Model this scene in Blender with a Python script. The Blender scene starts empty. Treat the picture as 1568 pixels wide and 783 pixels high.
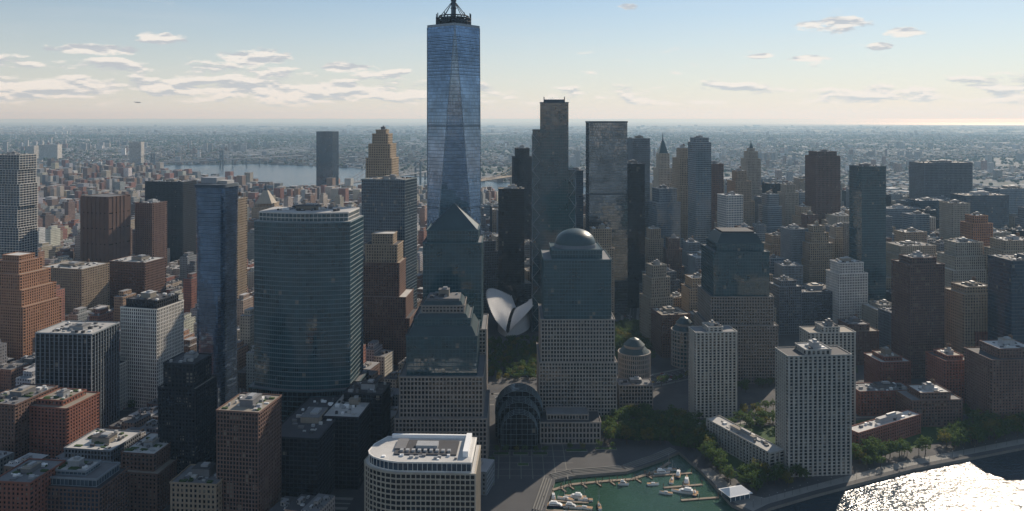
import bpy, math, random, numpy as np
from mathutils import Vector, noise as mnoise
random.seed(11); np.random.seed(11)
CAM_H=310.0; F=1219.6
def X(px,d): return (px-784)/F*d
def Z(py,d): return CAM_H-(py-181)*d/F
def G(px,py):
    d=CAM_H*F/(py-181); return (X(px,d),d)
scene=bpy.context.scene
# ------------------------------------------------------------ node helpers
class NT:
    def __init__(s,nt): s.nt=nt
    def n(s,t,**k):
        nd=s.nt.nodes.new(t)
        for a,b in k.items(): setattr(nd,a,b)
        return nd
    def put(s,sock,v):
        if isinstance(v,bpy.types.NodeSocket): s.nt.links.new(v,sock)
        elif v is not None: sock.default_value=v
    def m(s,op,a,b=None,c=None):
        nd=s.n('ShaderNodeMath',operation=op)
        s.put(nd.inputs[0],a)
        if b is not None: s.put(nd.inputs[1],b)
        if c is not None: s.put(nd.inputs[2],c)
        return nd.outputs[0]
    def vm(s,op,a,b=None,scale=None):
        nd=s.n('ShaderNodeVectorMath',operation=op)
        s.put(nd.inputs[0],a)
        if b is not None: s.put(nd.inputs[1],b)
        if scale is not None: s.put(nd.inputs['Scale'],scale)
        return nd.outputs[0]
    def mix(s,f,a,b):
        nd=s.n('ShaderNodeMix',data_type='RGBA')
        s.put(nd.inputs[0],f); s.put(nd.inputs[6],a); s.put(nd.inputs[7],b)
        return nd.outputs[2]
    def mr(s,v,a,b,c=0.0,d=1.0,smooth=True):
        nd=s.n('ShaderNodeMapRange',interpolation_type='SMOOTHSTEP' if smooth else 'LINEAR')
        s.put(nd.inputs[0],v)
        for i,q in enumerate((a,b,c,d)): s.put(nd.inputs[i+1],q)
        return nd.outputs[0]
    def sep(s,v):
        nd=s.n('ShaderNodeSeparateXYZ'); s.put(nd.inputs[0],v); return nd.outputs
    def comb(s,x,y,z):
        nd=s.n('ShaderNodeCombineXYZ')
        for i,q in enumerate((x,y,z)): s.put(nd.inputs[i],q)
        return nd.outputs[0]
    def noise(s,v,scale,detail=4,rough=.55):
        nd=s.n('ShaderNodeTexNoise'); s.put(nd.inputs['Vector'],v)
        nd.inputs['Scale'].default_value=scale; nd.inputs['Detail'].default_value=detail
        nd.inputs['Roughness'].default_value=rough
        return nd.outputs
def c4(c): return (c[0],c[1],c[2],1.0)
def newmat(name):
    m=bpy.data.materials.new(name); m.use_nodes=True
    t=NT(m.node_tree); p=m.node_tree.nodes['Principled BSDF']
    return m,t,p
def uvf(t):
    tc=t.n('ShaderNodeTexCoord'); P=t.sep(tc.outputs['Object']); N=t.sep(tc.outputs['Normal'])
    u=t.m('SUBTRACT',t.m('MULTIPLY',P[1],N[0]),t.m('MULTIPLY',P[0],N[1]))
    side=t.m('LESS_THAN',t.m('ABSOLUTE',N[2]),0.5)
    return u,P[2],side,tc
def wall_mat(name,col,rough=.8,var=.25,streak=True):
    m,t,p=newmat(name)
    tc=t.n('ShaderNodeTexCoord'); oi=t.n('ShaderNodeObjectInfo')
    n1=t.noise(tc.outputs['Object'],.06,3)[0]
    st=t.noise(t.vm('MULTIPLY',tc.outputs['Object'],(1.0,1.0,.06)),.8,1)[0]
    f=t.m('ADD',t.m('MULTIPLY',t.m('SUBTRACT',n1,.5),var*2.4),1.0)
    f=t.m('ADD',f,t.m('MULTIPLY',t.m('SUBTRACT',st,.5),var*1.2))
    f=t.m('MULTIPLY',f,t.m('ADD',t.m('MULTIPLY',oi.outputs['Random'],.4),.8))
    col_s=t.vm('SCALE',c4(col)[:3],scale=f)
    t.put(p.inputs['Base Color'],col_s); p.inputs['Roughness'].default_value=rough
    p.inputs['Specular IOR Level'].default_value=.3
    return m
def glass_mat(name,base,rough=.06,ior=1.9,metal=0.0,bw=3.0,fh=3.9,blinds=.1,tilt=.02,lines=.0,blindcol=(.2,.18,.15)):
    m,t,p=newmat(name)
    u,v,side,tc=uvf(t); oi=t.n('ShaderNodeObjectInfo')
    cu=t.m('FLOOR',t.m('DIVIDE',u,bw)); cv=t.m('FLOOR',t.m('DIVIDE',v,fh))
    wn=t.n('ShaderNodeTexWhiteNoise',noise_dimensions='3D')
    t.put(wn.inputs[0],t.comb(cu,cv,t.m('MULTIPLY',oi.outputs['Random'],97.0)))
    big=t.noise(tc.outputs['Object'],.035,2)[0]
    f=t.m('ADD',t.m('MULTIPLY',wn.outputs[0],.45),t.m('MULTIPLY',big,1.4))
    col=t.vm('SCALE',tuple(base),scale=f)
    bl=t.m('GREATER_THAN',wn.outputs[0],1-blinds)
    col=t.mix(bl,col,c4(blindcol))
    if lines>0:
        ln=t.m('LESS_THAN',t.m('FRACT',t.m('DIVIDE',v,fh)),lines)
        ml=t.m('LESS_THAN',t.m('FRACT',t.m('DIVIDE',u,bw)),.08)
        ln=t.m('MAXIMUM',ln,ml)
        col=t.mix(t.m('MULTIPLY',ln,.6),col,c4([b*.35 for b in base]))
        t.put(p.inputs['Roughness'],t.m('ADD',rough,t.m('MULTIPLY',ln,.25)))
    else: t.put(p.inputs['Roughness'],t.m('ADD',rough,t.m('MULTIPLY',bl,.2)))
    t.put(p.inputs['Base Color'],col)
    p.inputs['IOR'].default_value=ior; p.inputs['Metallic'].default_value=metal
    g=t.n('ShaderNodeNewGeometry')
    off=t.vm('SCALE',t.vm('SUBTRACT',wn.outputs[1],(.5,.5,.5)),scale=tilt)
    nn=t.noise(tc.outputs['Object'],.09,1)
    off2=t.vm('SCALE',t.vm('SUBTRACT',nn[1],(.5,.5,.5)),scale=tilt*2.5)
    nr=t.vm('NORMALIZE',t.vm('ADD',t.vm('ADD',g.outputs['Normal'],off),off2))
    t.put(p.inputs['Normal'],nr)
    return m
def window_wall(name,bw=3.2,fh=3.6):
    m,t,p=newmat(name)
    u,v,side,tc=uvf(t)
    at=t.n('ShaderNodeAttribute',attribute_name='tint',attribute_type='GEOMETRY')
    fu=t.m('FRACT',t.m('DIVIDE',u,bw)); fv=t.m('FRACT',t.m('DIVIDE',v,fh))
    wu=t.m('MULTIPLY',t.m('GREATER_THAN',fu,.3),t.m('LESS_THAN',fu,.74))
    wv=t.m('MULTIPLY',t.m('GREATER_THAN',fv,.28),t.m('LESS_THAN',fv,.8))
    w=t.m('MULTIPLY',t.m('MULTIPLY',wu,wv),side)
    wn=t.n('ShaderNodeTexWhiteNoise',noise_dimensions='3D')
    t.put(wn.inputs[0],t.comb(t.m('FLOOR',t.m('DIVIDE',u,bw)),t.m('FLOOR',t.m('DIVIDE',v,fh)),1.0))
    gl=t.mix(t.m('GREATER_THAN',wn.outputs[0],.85),(.025,.03,.04,1),(.16,.15,.14,1))
    nz=t.noise(tc.outputs['Object'],.05,3)[0]
    wall=t.vm('SCALE',at.outputs['Color'],scale=t.m('ADD',.55,t.m('MULTIPLY',nz,.9)))
    wnr=t.n('ShaderNodeTexWhiteNoise',noise_dimensions='1D')
    sepc=t.sep(at.outputs['Vector'])
    t.put(wnr.inputs['W'],t.m('MULTIPLY',t.m('ADD',sepc[0],t.m('MULTIPLY',sepc[1],3.7)),531.0))
    rv=t.m('POWER',wnr.outputs[0],2.2)
    roof=t.mix(rv,(.05,.05,.055,1),(.5,.5,.5,1))
    roof=t.mix(t.m('MULTIPLY',nz,.4),roof,(.1,.1,.105,1))
    wall=t.mix(side,roof,wall)
    t.put(p.inputs['Base Color'],t.mix(w,wall,gl))
    t.put(p.inputs['Roughness'],t.m('SUBTRACT',.85,t.m('MULTIPLY',w,.75)))
    return m
# ------------------------------------------------------------ materials
W={}
for k,c in dict(redbrick=(.25,.105,.075),brownbrick=(.17,.105,.083),orangebrick=(.35,.185,.11),tan=(.36,.28,.2),
        limestone=(.38,.335,.27),white=(.66,.63,.58),concrete=(.42,.395,.355),granite=(.17,.185,.205),steel=(.075,.095,.115),
        darksteel=(.026,.03,.038),brown=(.165,.095,.072),pinkgranite=(.3,.265,.235),palegrey=(.27,.305,.335),teal=(.075,.12,.135),midgrey=(.19,.24,.26)).items():
    W[k]=wall_mat(k+'_wall',c)
Gs={}
Gs['blue']=glass_mat('blue_glass',(.02,.045,.075),ior=1.9,blinds=.01)
Gs['teal']=glass_mat('teal_glass',(.02,.065,.08),ior=1.95,blinds=.008)
Gs['dark']=glass_mat('dark_glass',(.01,.013,.018),ior=1.5,blinds=.015)
Gs['window']=glass_mat('window_glass',(.014,.019,.026),ior=1.55,blinds=.1)
Gs['mirror']=glass_mat('mirror_glass',(.24,.27,.3),ior=1.6,metal=.85,blinds=.0,tilt=.03,bw=1.6,fh=4.2,lines=.14)
Gs['wtc']=glass_mat('tower_mirror_glass',(.18,.26,.38),ior=1.8,metal=.8,blinds=.0,tilt=.014,bw=1.6,fh=4.06,lines=.16)
Gs['pale']=glass_mat('pale_glass',(.07,.11,.15),ior=1.9,blinds=.04,metal=.2)
Gs['bronze']=glass_mat('bronze_glass',(.05,.03,.02),ior=1.7,blinds=.02)
ROOF=[wall_mat('roof_dark',(.06,.06,.065)),wall_mat('roof_grey',(.17,.17,.175)),wall_mat('roof_pale',(.46,.45,.43)),wall_mat('roof_tan',(.26,.23,.19))]
COPPER=wall_mat('copper_green_roof',(.05,.078,.085),.4)
WHITE=wall_mat('white_paint',(.8,.8,.79),.5,.05)
WOOD=wall_mat('wood_tank',(.15,.09,.055))
METAL=wall_mat('metal_unit',(.33,.34,.35),.5)
PLANT=wall_mat('roof_garden_plants',(.05,.085,.03),.95,.5)
INF=window_wall('window_wall_lowrise')
FAR=window_wall('window_wall_far',6,5)
# ------------------------------------------------------------ mesh builder
CORN=np.array([[-1,-1,-1],[1,-1,-1],[1,1,-1],[-1,1,-1],[-1,-1,1],[1,-1,1],[1,1,1],[-1,1,1]],float)
BF=np.array([[0,3,2,1],[4,5,6,7],[0,1,5,4],[1,2,6,5],[2,3,7,6],[3,0,4,7]])
def box_arrays(A):
    A=np.asarray(A,float); n=len(A)
    c=CORN[None]*np.stack([A[:,4]/2,A[:,5]/2,(A[:,3]-A[:,2])/2],1)[:,None,:]
    co,si=np.cos(A[:,6])[:,None],np.sin(A[:,6])[:,None]
    x=c[:,:,0]*co-c[:,:,1]*si+A[:,0:1]; y=c[:,:,0]*si+c[:,:,1]*co+A[:,1:2]
    z=c[:,:,2]+((A[:,2]+A[:,3])/2)[:,None]
    v=np.stack([x,y,z],2).reshape(-1,3)
    f=(BF[None]+(np.arange(n)*8)[:,None,None]).reshape(-1,4)
    return v,f
def raw_mesh(name,v,loops,starts,mi,mats):
    me=bpy.data.meshes.new(name)
    me.vertices.add(len(v)); me.vertices.foreach_set('co',np.asarray(v,np.float32).ravel())
    me.loops.add(len(loops)); me.loops.foreach_set('vertex_index',np.asarray(loops,np.int32))
    me.polygons.add(len(starts)); me.polygons.foreach_set('loop_start',np.asarray(starts,np.int32))
    for m in mats: me.materials.append(m)
    if mi is not None: me.polygons.foreach_set('material_index',np.asarray(mi,np.int32))
    me.update(calc_edges=True)
    me.shade_flat()
    return me
def link(name,me,loc=(0,0,0),yaw=0,scale=1):
    o=bpy.data.objects.new(name,me); o.location=loc; o.rotation_euler=(0,0,yaw); o.scale=(scale,)*3
    scene.collection.objects.link(o); return o
class B:
    def __init__(s): s.bx=[];s.bm=[];s.v=[];s.f=[];s.m=[];s.mats=[]
    def mi(s,mat):
        if mat not in s.mats: s.mats.append(mat)
        return s.mats.index(mat)
    def box(s,cx,cy,z0,z1,w,d,mat,yaw=0):
        s.bx.append((cx,cy,z0,z1,w,d,yaw)); s.bm.append(s.mi(mat))
    def poly(s,verts,faces,mat):
        o=len(s.v); s.v+=[tuple(q) for q in verts]; k=s.mi(mat)
        for f in faces: s.f.append([i+o for i in f]); s.m.append(k)
    def frus(s,p0,z0,p1,z1,mat,bottom=False):
        n=len(p0)
        vs=[(x,y,z0) for x,y in p0]+[(x,y,z1) for x,y in p1]
        fs=[[i,(i+1)%n,n+(i+1)%n,n+i] for i in range(n)]+[list(range(n,2*n))]
        if bottom: fs.append(list(range(n))[::-1])
        s.poly(vs,fs,mat)
    def prism(s,p,z0,z1,mat): s.frus(p,z0,p,z1,mat,True)
    def cyl(s,cx,cy,r0,z0,r1,z1,mat,n=16):
        a=[2*math.pi*i/n for i in range(n)]
        s.frus([(cx+r0*math.cos(t),cy+r0*math.sin(t)) for t in a],z0,[(cx+r1*math.cos(t),cy+r1*math.sin(t)) for t in a],z1,mat,True)
    def beam(s,a,b,t,mat):
        a=Vector(a);b=Vector(b);d=(b-a).normalized()
        u=d.orthogonal().normalized()*t/2; w=d.cross(u).normalized()*t/2
        vs=[a-u-w,a+u-w,a+u+w,a-u+w,b-u-w,b+u-w,b+u+w,b-u+w]
        s.poly(vs,BF.tolist(),mat)
    def build(s,name,loc=(0,0,0),yaw=0):
        V=[];L=[];S=[];M=[];off=0;ls=0
        if s.bx:
            v,f=box_arrays(s.bx); V.append(v); L.append(f.ravel()); S.append(np.arange(len(f))*4); M.append(np.repeat(s.bm,6)); off=len(v); ls=f.size
        if s.f:
            V.append(np.array(s.v,float)); lens=np.array([len(f) for f in s.f])
            L.append(np.concatenate([np.array(f) for f in s.f])+off)
            S.append(ls+np.concatenate([[0],np.cumsum(lens)[:-1]])); M.append(np.array(s.m))
        me=raw_mesh(name,np.concatenate(V),np.concatenate(L),np.concatenate(S),np.concatenate(M),s.mats)
        return link(name,me,loc,yaw)
# ------------------------------------------------------------ facades
def ST(wall,glass,fh=3.8,bw=3.2,pw=1.2,pp=.5,sh=1.2,sp=.3): return dict(wall=W[wall],glass=Gs[glass],fh=fh,bw=bw,pw=pw,pp=pp,sh=sh,sp=sp)
def clutter(b,cx,cy,w,d,z,tank=False,rnd=random):
    k=min(max(6,int(w*d/35)),40)
    pw,pd=w*rnd.uniform(.3,.5),d*rnd.uniform(.3,.5); ph=rnd.uniform(3,6)
    px,py=cx+rnd.uniform(-.1,.1)*w,cy+rnd.uniform(-.1,.1)*d
    b.box(px,py,z-.1,z+ph,pw,pd,rnd.choice([METAL,ROOF[1],ROOF[3]]))
    b.box(px,py,z+ph-.05,z+ph+.35,pw+.5,pd+.5,rnd.choice(ROOF))
    b.box(px+pw*.1,py,z+ph+.3,z+ph+2,pw*.4,pd*.5,METAL)
    for i in range(k):
        ux,uy=cx+rnd.uniform(-.5,.5)*w,cy+rnd.uniform(-.5,.5)*d
        b.box(ux,uy,z-.05,z+rnd.uniform(.6,2.4),rnd.uniform(1,4.5),rnd.uniform(1,3.5),rnd.choice([METAL,WHITE,ROOF[0],ROOF[1],ROOF[2]]))
    if tank:
        tx,ty=cx+.25*w,cy+.2*d
        for sx in (-1.2,1.2):
            for sy in (-1.2,1.2): b.box(tx+sx,ty+sy,z,z+4,.25,.25,METAL)
        b.cyl(tx,ty,2.1,z+4,2.0,z+8,WOOD,12); b.cyl(tx,ty,2.3,z+8,.1,z+9.6,WOOD,12)
def tier(b,cx,cy,w,d,z0,z1,st,roof=True,rm=None,par=1.1):
    b.box(cx,cy,z0,z1,w-.6,d-.6,st['glass'])
    nf=max(1,round((z1-z0)/st['fh'])); fh=(z1-z0)/nf; sp=st['sp']; pp=st['pp']
    for k in range(nf): 
        za=z0+k*fh; b.box(cx,cy,za,za+st['sh'],w-.6+2*sp,d-.6+2*sp,st['wall'])
    for (L,ax) in ((w,0),(d,1)):
        n=max(1,round((L-st['pw'])/st['bw']))
        for i in range(n+1):
            t=-L/2+st['pw']/2+(L-st['pw'])*i/n
            for sgn in (-1,1):
                if ax==0: b.box(cx+t,cy+sgn*(d/2-.3+pp/2-.1),z0,z1-.06,st['pw'],pp+.2,st['wall'])
                elif 0<i<n: b.box(cx+sgn*(w/2-.3+pp/2-.1),cy+t,z0,z1-.06,pp+.2,st['pw'],st['wall'])
    if roof:
        r=rm or random.choice(ROOF)
        b.box(cx,cy,z1-.02,z1+.25,w-.2,d-.2,r)
        e=.5
        for sgn in (-1,1):
            b.box(cx,cy+sgn*(d/2),z1-.3,z1+par,w+e*2,e,st['wall'])
            b.box(cx+sgn*(w/2+.25),cy,z1-.29,z1+par-.02,e,d-e,st['wall'])
def offs(pts,o):
    cx=sum(p[0] for p in pts)/len(pts); cy=sum(p[1] for p in pts)/len(pts); r=[]
    for x,y in pts:
        l=math.hypot(x-cx,y-cy); r.append((cx+(x-cx)*(l+o)/l,cy+(y-cy)*(l+o)/l))
    return r
def polytower(b,pts,z0,z1,st,roofmat=None,par=1.2):
    b.prism(pts,z0,z1,st['glass'])
    nf=max(1,round((z1-z0)/st['fh'])); fh=(z1-z0)/nf
    o=offs(pts,st['sp'])
    for k in range(nf): b.prism(o,z0+k*fh,z0+k*fh+st['sh'],st['wall'])
    n=len(pts)
    if st['pw']>0:
        for i in range(n):
            x0,y0=pts[i];x1,y1=pts[(i+1)%n]; L=math.hypot(x1-x0,y1-y0); k=max(1,round(L/st['bw'])); a=math.atan2(y1-y0,x1-x0)
            for j in range(k):
                t=j/k; b.box(x0+(x1-x0)*t,y0+(y1-y0)*t,z0,z1-.1,st['pw'],st['pp']*2,st['wall'],a)
    b.frus(offs(pts,.5),z1,offs(pts,.5),z1+par,st['wall'],True)
    b.prism(offs(pts,-.8),z1+.1,z1+par+.05,roofmat or ROOF[1])
HERO=[]
def reg(x,y,w,d): HERO.append((x,y,w/2+5,d/2+5))
def free(x,y,w,d):
    for a in HERO:
        if abs(x-a[0])<a[2]+w/2 and abs(y-a[1])<a[3]+d/2: return False
    return True
def tw(name,pl,pr,yt,d,depth,st,tiers=None,yaw=0,tank=False,rm=None,zt=None,cl=True,garden=False):
    w=(pr-pl)*d/F; x=X((pl+pr)/2,d); h=zt or Z(yt,d); y=d+depth/2
    b=B(); z=0; tiers=tiers or [(1,1,1)]
    for i,tt in enumerate(tiers):
        fw,fd,fz=tt[:3]; s2=tt[3] if len(tt)>3 else st
        tier(b,0,0,w*fw,depth*fd,z,h*fz,s2,rm=rm)
        z=h*fz
    fw,fd=tiers[-1][:2]
    if cl: clutter(b,0,0,w*fw*.8,depth*fd*.8,h+.2,tank)
    if garden:
        for i in range(9): b.box(random.uniform(-.4,.4)*w*fw,random.uniform(-.42,.42)*depth*fd,h+.2,h+random.uniform(.8,1.6),random.uniform(2,7),random.uniform(1.5,4),PLANT)
    reg(x,y,w*max(1,math.cos(yaw)+abs(math.sin(yaw))*.6),depth)
    o=b.build(name,(x,y,0),math.radians(yaw)); return o,b
# ------------------------------------------------------------ styles
brick=ST('redbrick','window',3.1,3.4,1.7,.35,1.4,.25); brownb=ST('brownbrick','window',3.1,3.2,1.6,.35,1.4,.25)
orangeb=ST('orangebrick','window',3.6,3.4,1.7,.4,1.5,.25); tanb=ST('tan','window',3.6,3.4,1.6,.4,1.5,.25)
lime=ST('limestone','window',3.7,3.2,1.5,.6,1.4,.2); whiteg=ST('white','window',3.8,2.6,.9,.6,1.0,.4)
conc=ST('concrete','window',2.9,4.2,1.7,.8,.8,.3); darkv=ST('darksteel','dark',3.9,1.8,.5,.4,.5,.1)
bluec=ST('steel','blue',4,1.8,.18,.15,.7,.1)
palec=ST('palegrey','pale',3.9,3,.3,.3,.8,.2); gran=ST('pinkgranite','dark',3.8,3.1,1.15,.35,1.3,.25)
grang=ST('teal','teal',3.8,3.1,.35,.25,.7,.2)
finw=ST('palegrey','dark',3.8,4.6,.7,.9,.35,.1); steelv=ST('palegrey','dark',3.8,2.2,.8,.6,.8,.2); greyst=ST('granite','dark',3.8,2.8,1.0,.4,1.2,.25)
# ------------------------------------------------------------ chamfered supertall
def one_wtc():
    b=B(); h=30.5; R=31.2; z1=56; z2=417; g=Gs['wtc']
    tier(b,0,0,61,61,0,z1,ST('palegrey','pale',4,2,.3,.3,.8,.2),roof=False)
    Bc=[(-h,-h),(h,-h),(h,h),(-h,h)]; Tc=[(0,-R),(R,0),(0,R),(-R,0)]
    vs=[(x,y,z1) for x,y in Bc]+[(x,y,z2) for x,y in Tc]
    fs=[]
    for i in range(4):
        fs.append([i,(i+1)%4,4+i]); fs.append([4+i,(i+1)%4,4+(i+1)%4])
    fs.append([4,5,6,7]); b.poly(vs,fs,g)
    def sec(t,o=0):
        pts=[]
        for i in range(4):
            for (p,q) in ((Bc[i],Tc[i]),(Bc[(i+1)%4],Tc[i])):
                pts.append((p[0]*(1-t)+q[0]*t,p[1]*(1-t)+q[1]*t))
        return offs(pts,o)
    for z in [58,130,205,206.5,300,301.5,360,364,368,372,376,380,384,388,392,396,400,404]:
        t=(z-z1)/(z2-z1); b.frus(sec(t,.12),z,sec(t+.001,.12),z+.7,W['steel'],True)
    for i in range(4):
        for j in (i,(i+1)%4): b.beam((Bc[j][0],Bc[j][1],z1),(Tc[i][0],Tc[i][1],z2),.6,W['palegrey'])
    b.frus(Tc,z2,Tc,z2+3,W['palegrey'],True)
    n=32
    for (r,za,zb) in ((20.5,424,425),(20.5,428,429.2),(17,431,432)):
        for i in range(n):
            a0,a1=2*math.pi*i/n,2*math.pi*(i+1)/n
            b.beam((r*math.cos(a0),r*math.sin(a0),za),(r*math.cos(a1),r*math.sin(a1),za),1.1,W['darksteel'])
    for i in range(n):
        a=2*math.pi*i/n; a2=2*math.pi*(i+1)/n
        b.beam((20.5*math.cos(a),20.5*math.sin(a),420),(20.5*math.cos(a2),20.5*math.sin(a2),429),.8,W['darksteel'])
        b.beam((20.5*math.cos(a),20.5*math.sin(a),420),(20.5*math.cos(a),20.5*math.sin(a),434 if i%3==0 else 430),.8,W['darksteel'])
        if i%4==0: b.beam((20.5*math.cos(a),20.5*math.sin(a),425),(2*math.cos(a),2*math.sin(a),448),.6,W['darksteel'])
    b.cyl(0,0,17,420,17,427,W['darksteel'],24); b.cyl(0,0,3.2,426,2.6,455,W['steel'],12)
    b.cyl(0,0,2.4,455,1.6,500,W['steel'],12); b.cyl(0,0,1.4,500,.3,541,W['steel'],12)
    for z in range(440,520,9): b.cyl(0,0,3.6-(z-440)*.012,z,3.6-(z-440)*.012,z+1.2,W['darksteel'],12)
    x=X(691.5,917); b.build('supertall_chamfered_glass_tower',(x,917+31,0),math.radians(7)); reg(x,948,66,66)
one_wtc()
# ------------------------------------------------------------ waterfront office group
def wfc(name,xpx,d,tiers,top,dep=None):
    b=B(); w0=tiers[0][0]; D=w0*.9; x=X(xpx,d); y=d+D/2
    z=0
    for (w,zt,st) in tiers:
        tier(b,0,0,w,w*.9,z,zt,st,rm=ROOF[1]); z=zt
    top(b,z); b.build(name,(x,y,0),0); reg(x,y,w0,D)
def sq(w,d=None): d=d or w; return [(-w/2,-d/2),(w/2,-d/2),(w/2,d/2),(-w/2,d/2)]
def top_mast(b,z):
    b.frus(sq(60,54),z+.2,sq(52,46),z+8,COPPER); tier(b,0,0,50,44,z+8,z+14,grang,rm=ROOF[1]); b.frus(sq(46,41),z+14,sq(41,37),z+18,COPPER)
    tier(b,0,0,38,34,z+18,z+24,gran,rm=ROOF[1]); b.frus(sq(36,32),z+24.2,sq(32,28),z+28,COPPER); b.box(0,0,z+28,z+30,29,25,ROOF[1]); clutter(b,0,0,24,20,z+30)
wfc('stepped_roof_office_tower',675,687,[(80,50,gran),(73,85,gran),(62,119,grang)],top_mast)
def top_pyr(b,z):
    tier(b,0,0,50,45,z,z+12,grang,rm=COPPER); b.frus(sq(48,43),z+12.3,sq(.5,.5),z+36,COPPER)
    for t in (-1,1):
        for u in (-1,1): b.beam((t*24,u*21.5,z+12.6),(0,0,z+36.4),.6,W['steel'])
wfc('pyramid_roof_office_tower',692,770,[(66,105,gran),(57,188,grang)],top_pyr)
def top_dome(b,z):
    tier(b,0,0,52,47,z,z+9,grang,rm=COPPER); b.cyl(0,0,22,z+9,22,z+13,W['granite'],40)
    n=48; R=21.3; prev=(R,z+13)
    for k in range(1,13):
        a=math.pi/2*k/12; r=max(.2,R*math.cos(a)); zz=z+13+R*.72*math.sin(a)
        b.cyl(0,0,prev[0],prev[1],r,zz,COPPER,n); prev=(r,zz)
wfc('copper_dome_office_tower',885,806,[(79,62,gran),(75,105,gran),(69,165,grang)],top_dome)
def top_m2(b,z):
    tier(b,0,0,56,50,z,z+9,grang,rm=COPPER); b.frus(sq(54,48),z+9.3,sq(42,38),z+21,COPPER); b.box(0,0,z+21,z+23,38,34,ROOF[0])
wfc('truncated_roof_office_tower',1138,929,[(82,67,gran),(74,100,gran),(66,152,grang)],top_m2)
# ------------------------------------------------------------ curved office tower
def curved():
    b=B(); st=ST('midgrey','teal',4.1,2.6,.12,.2,.7,.3); x=X(456.5,720)
    def fp(w,dp,bulge,n=22):
        pts=[(-w/2+w*i/n,-bulge*math.sin(math.pi*(.08+.84*i/n))+0) for i in range(n+1)]
        return pts+[(w/2,dp),(-w/2,dp)]
    polytower(b,fp(98,52,12),0,62,ST('teal','dark',4.5,3,.3,.3,.8,.25),ROOF[1])
    polytower(b,[(px,py+4) for px,py in fp(90,44,12)],62,214,st,ROOF[2])
    polytower(b,[(px,py+8) for px,py in fp(84,36,10)],214,222,ST('white','teal',4,3,.3,.3,.8,.3),ROOF[2])
    clutter(b,0,22,60,22,223.5)
    b.build('curved_glass_office_tower',(x,732,0),math.radians(-4)); reg(x,755,105,62)
curved()
def rounded(w,d,r,n=6):
    pts=[]
    for cx,cy,a0 in ((w/2-r,-d/2+r,-90),(w/2-r,d/2-r,0),(-w/2+r,d/2-r,90),(-w/2+r,-d/2+r,180)):
        for i in range(n+1):
            a=math.radians(a0+90*i/n); pts.append((cx+r*math.cos(a),cy+r*math.sin(a)))
    return pts
def murray():
    b=B(); d=787; x=X(322,d); h=241; st=ST('steel','blue',4,2,.15,.15,.6,.12); z=0
    ff=lambda q: .96+.11*max(0,abs(2*q-1)-.3)**2
    for i in range(24):
        z1=h*(i+1)/24; f0,f1=ff(i/24),ff((i+1)/24)
        p0=rounded(34*f0,34*f0,9); p1=rounded(34*f1,34*f1,9); b.frus(p0,z,p1,z1,Gs['wtc'])
        z=z1
    b.frus(rounded(36,36,9),h,rounded(35,35,9),h+3,st['wall']); b.box(-6,2,h+3,h+9,18,14,METAL); b.box(8,4,h+3,h+6,10,12,ROOF[2])
    b.build('slender_rounded_glass_tower',(x,d+18,0),math.radians(-15)); reg(x,d+18,42,42)
murray()
# ------------------------------------------------------------ braced tower, mirror tower
def wtc3():
    b=B(); d=1150; x=X(850,d); st=ST('steel','teal',4.1,3,.25,.25,.6,.2)
    tier(b,0,0,41,48,0,332,st); tier(b,-26,0,11,40,0,292,st); tier(b,25.5,0,10,40,0,234,st)
    M=W['palegrey']
    for xx,h in ((-32,292),(31,234)):
        for k in range(int(h//26)):
            z0=k*26
            for s in (-1,1):
                b.beam((xx,s*19,z0),(xx,-s*19,z0+26),1.0,M)
            b.beam((xx,-20,z0),(xx,20,z0),1.0,M)
    for k in range(11):
        z0=k*26; b.beam((-31.6,-20.6,z0),(-21,-20.6,z0+13),.6,M); b.beam((-21,-20.6,z0+13),(-31.6,-20.6,z0+26),.6,M)
        if k<9: b.beam((30.5,-20.6,z0),(21,-20.6,z0+13),.6,M); b.beam((21,-20.6,z0+13),(30.5,-20.6,z0+26),.6,M)
    for s in (-1,1):
        for q in (-1,1): b.beam((s*15,q*18,332),(s*15,q*18,341),.7,W['steel'])
    b.box(0,0,333,337,30,36,W['steel'])
    b.build('braced_glass_skyscraper',(x,d+24,0),math.radians(-3)); reg(x,d+24,70,50)
wtc3()
def wtc4():
    b=B(); d=1250; x=X(931,d); w=61; g=ST('steel','mirror',4.2,1.6,.08,.1,.15,.06)
    tier(b,0,0,w,46,0,190,g); tier(b,0,0,w,40,190,303,g,par=2)
    b.build('mirror_glass_skyscraper',(x,d+23,0),math.radians(2)); reg(x,d+23,w,46)
wtc4()
tw('blue_glass_office_tower',557,628,276,1078,48,ST('midgrey','blue',4.1,3.2,.3,.2,.6,.15),yaw=-13)
tw('artdeco_brick_telephone_building',537,630,362,1000,55,orangeb,[(1,1,.36,brownb),(.86,.9,.52,brownb),(.62,.72,.78,brownb),(.54,.64,.92,tanb),(.36,.44,1,tanb)],yaw=-4,cl=False)
tw('limestone_hotel_tower',562,603,200,1150,36,tanb,[(1.1,1.1,.3),(1,1,.86),(.85,.85,.93),(.62,.62,.98),(.4,.4,1)],yaw=-8)
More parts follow.
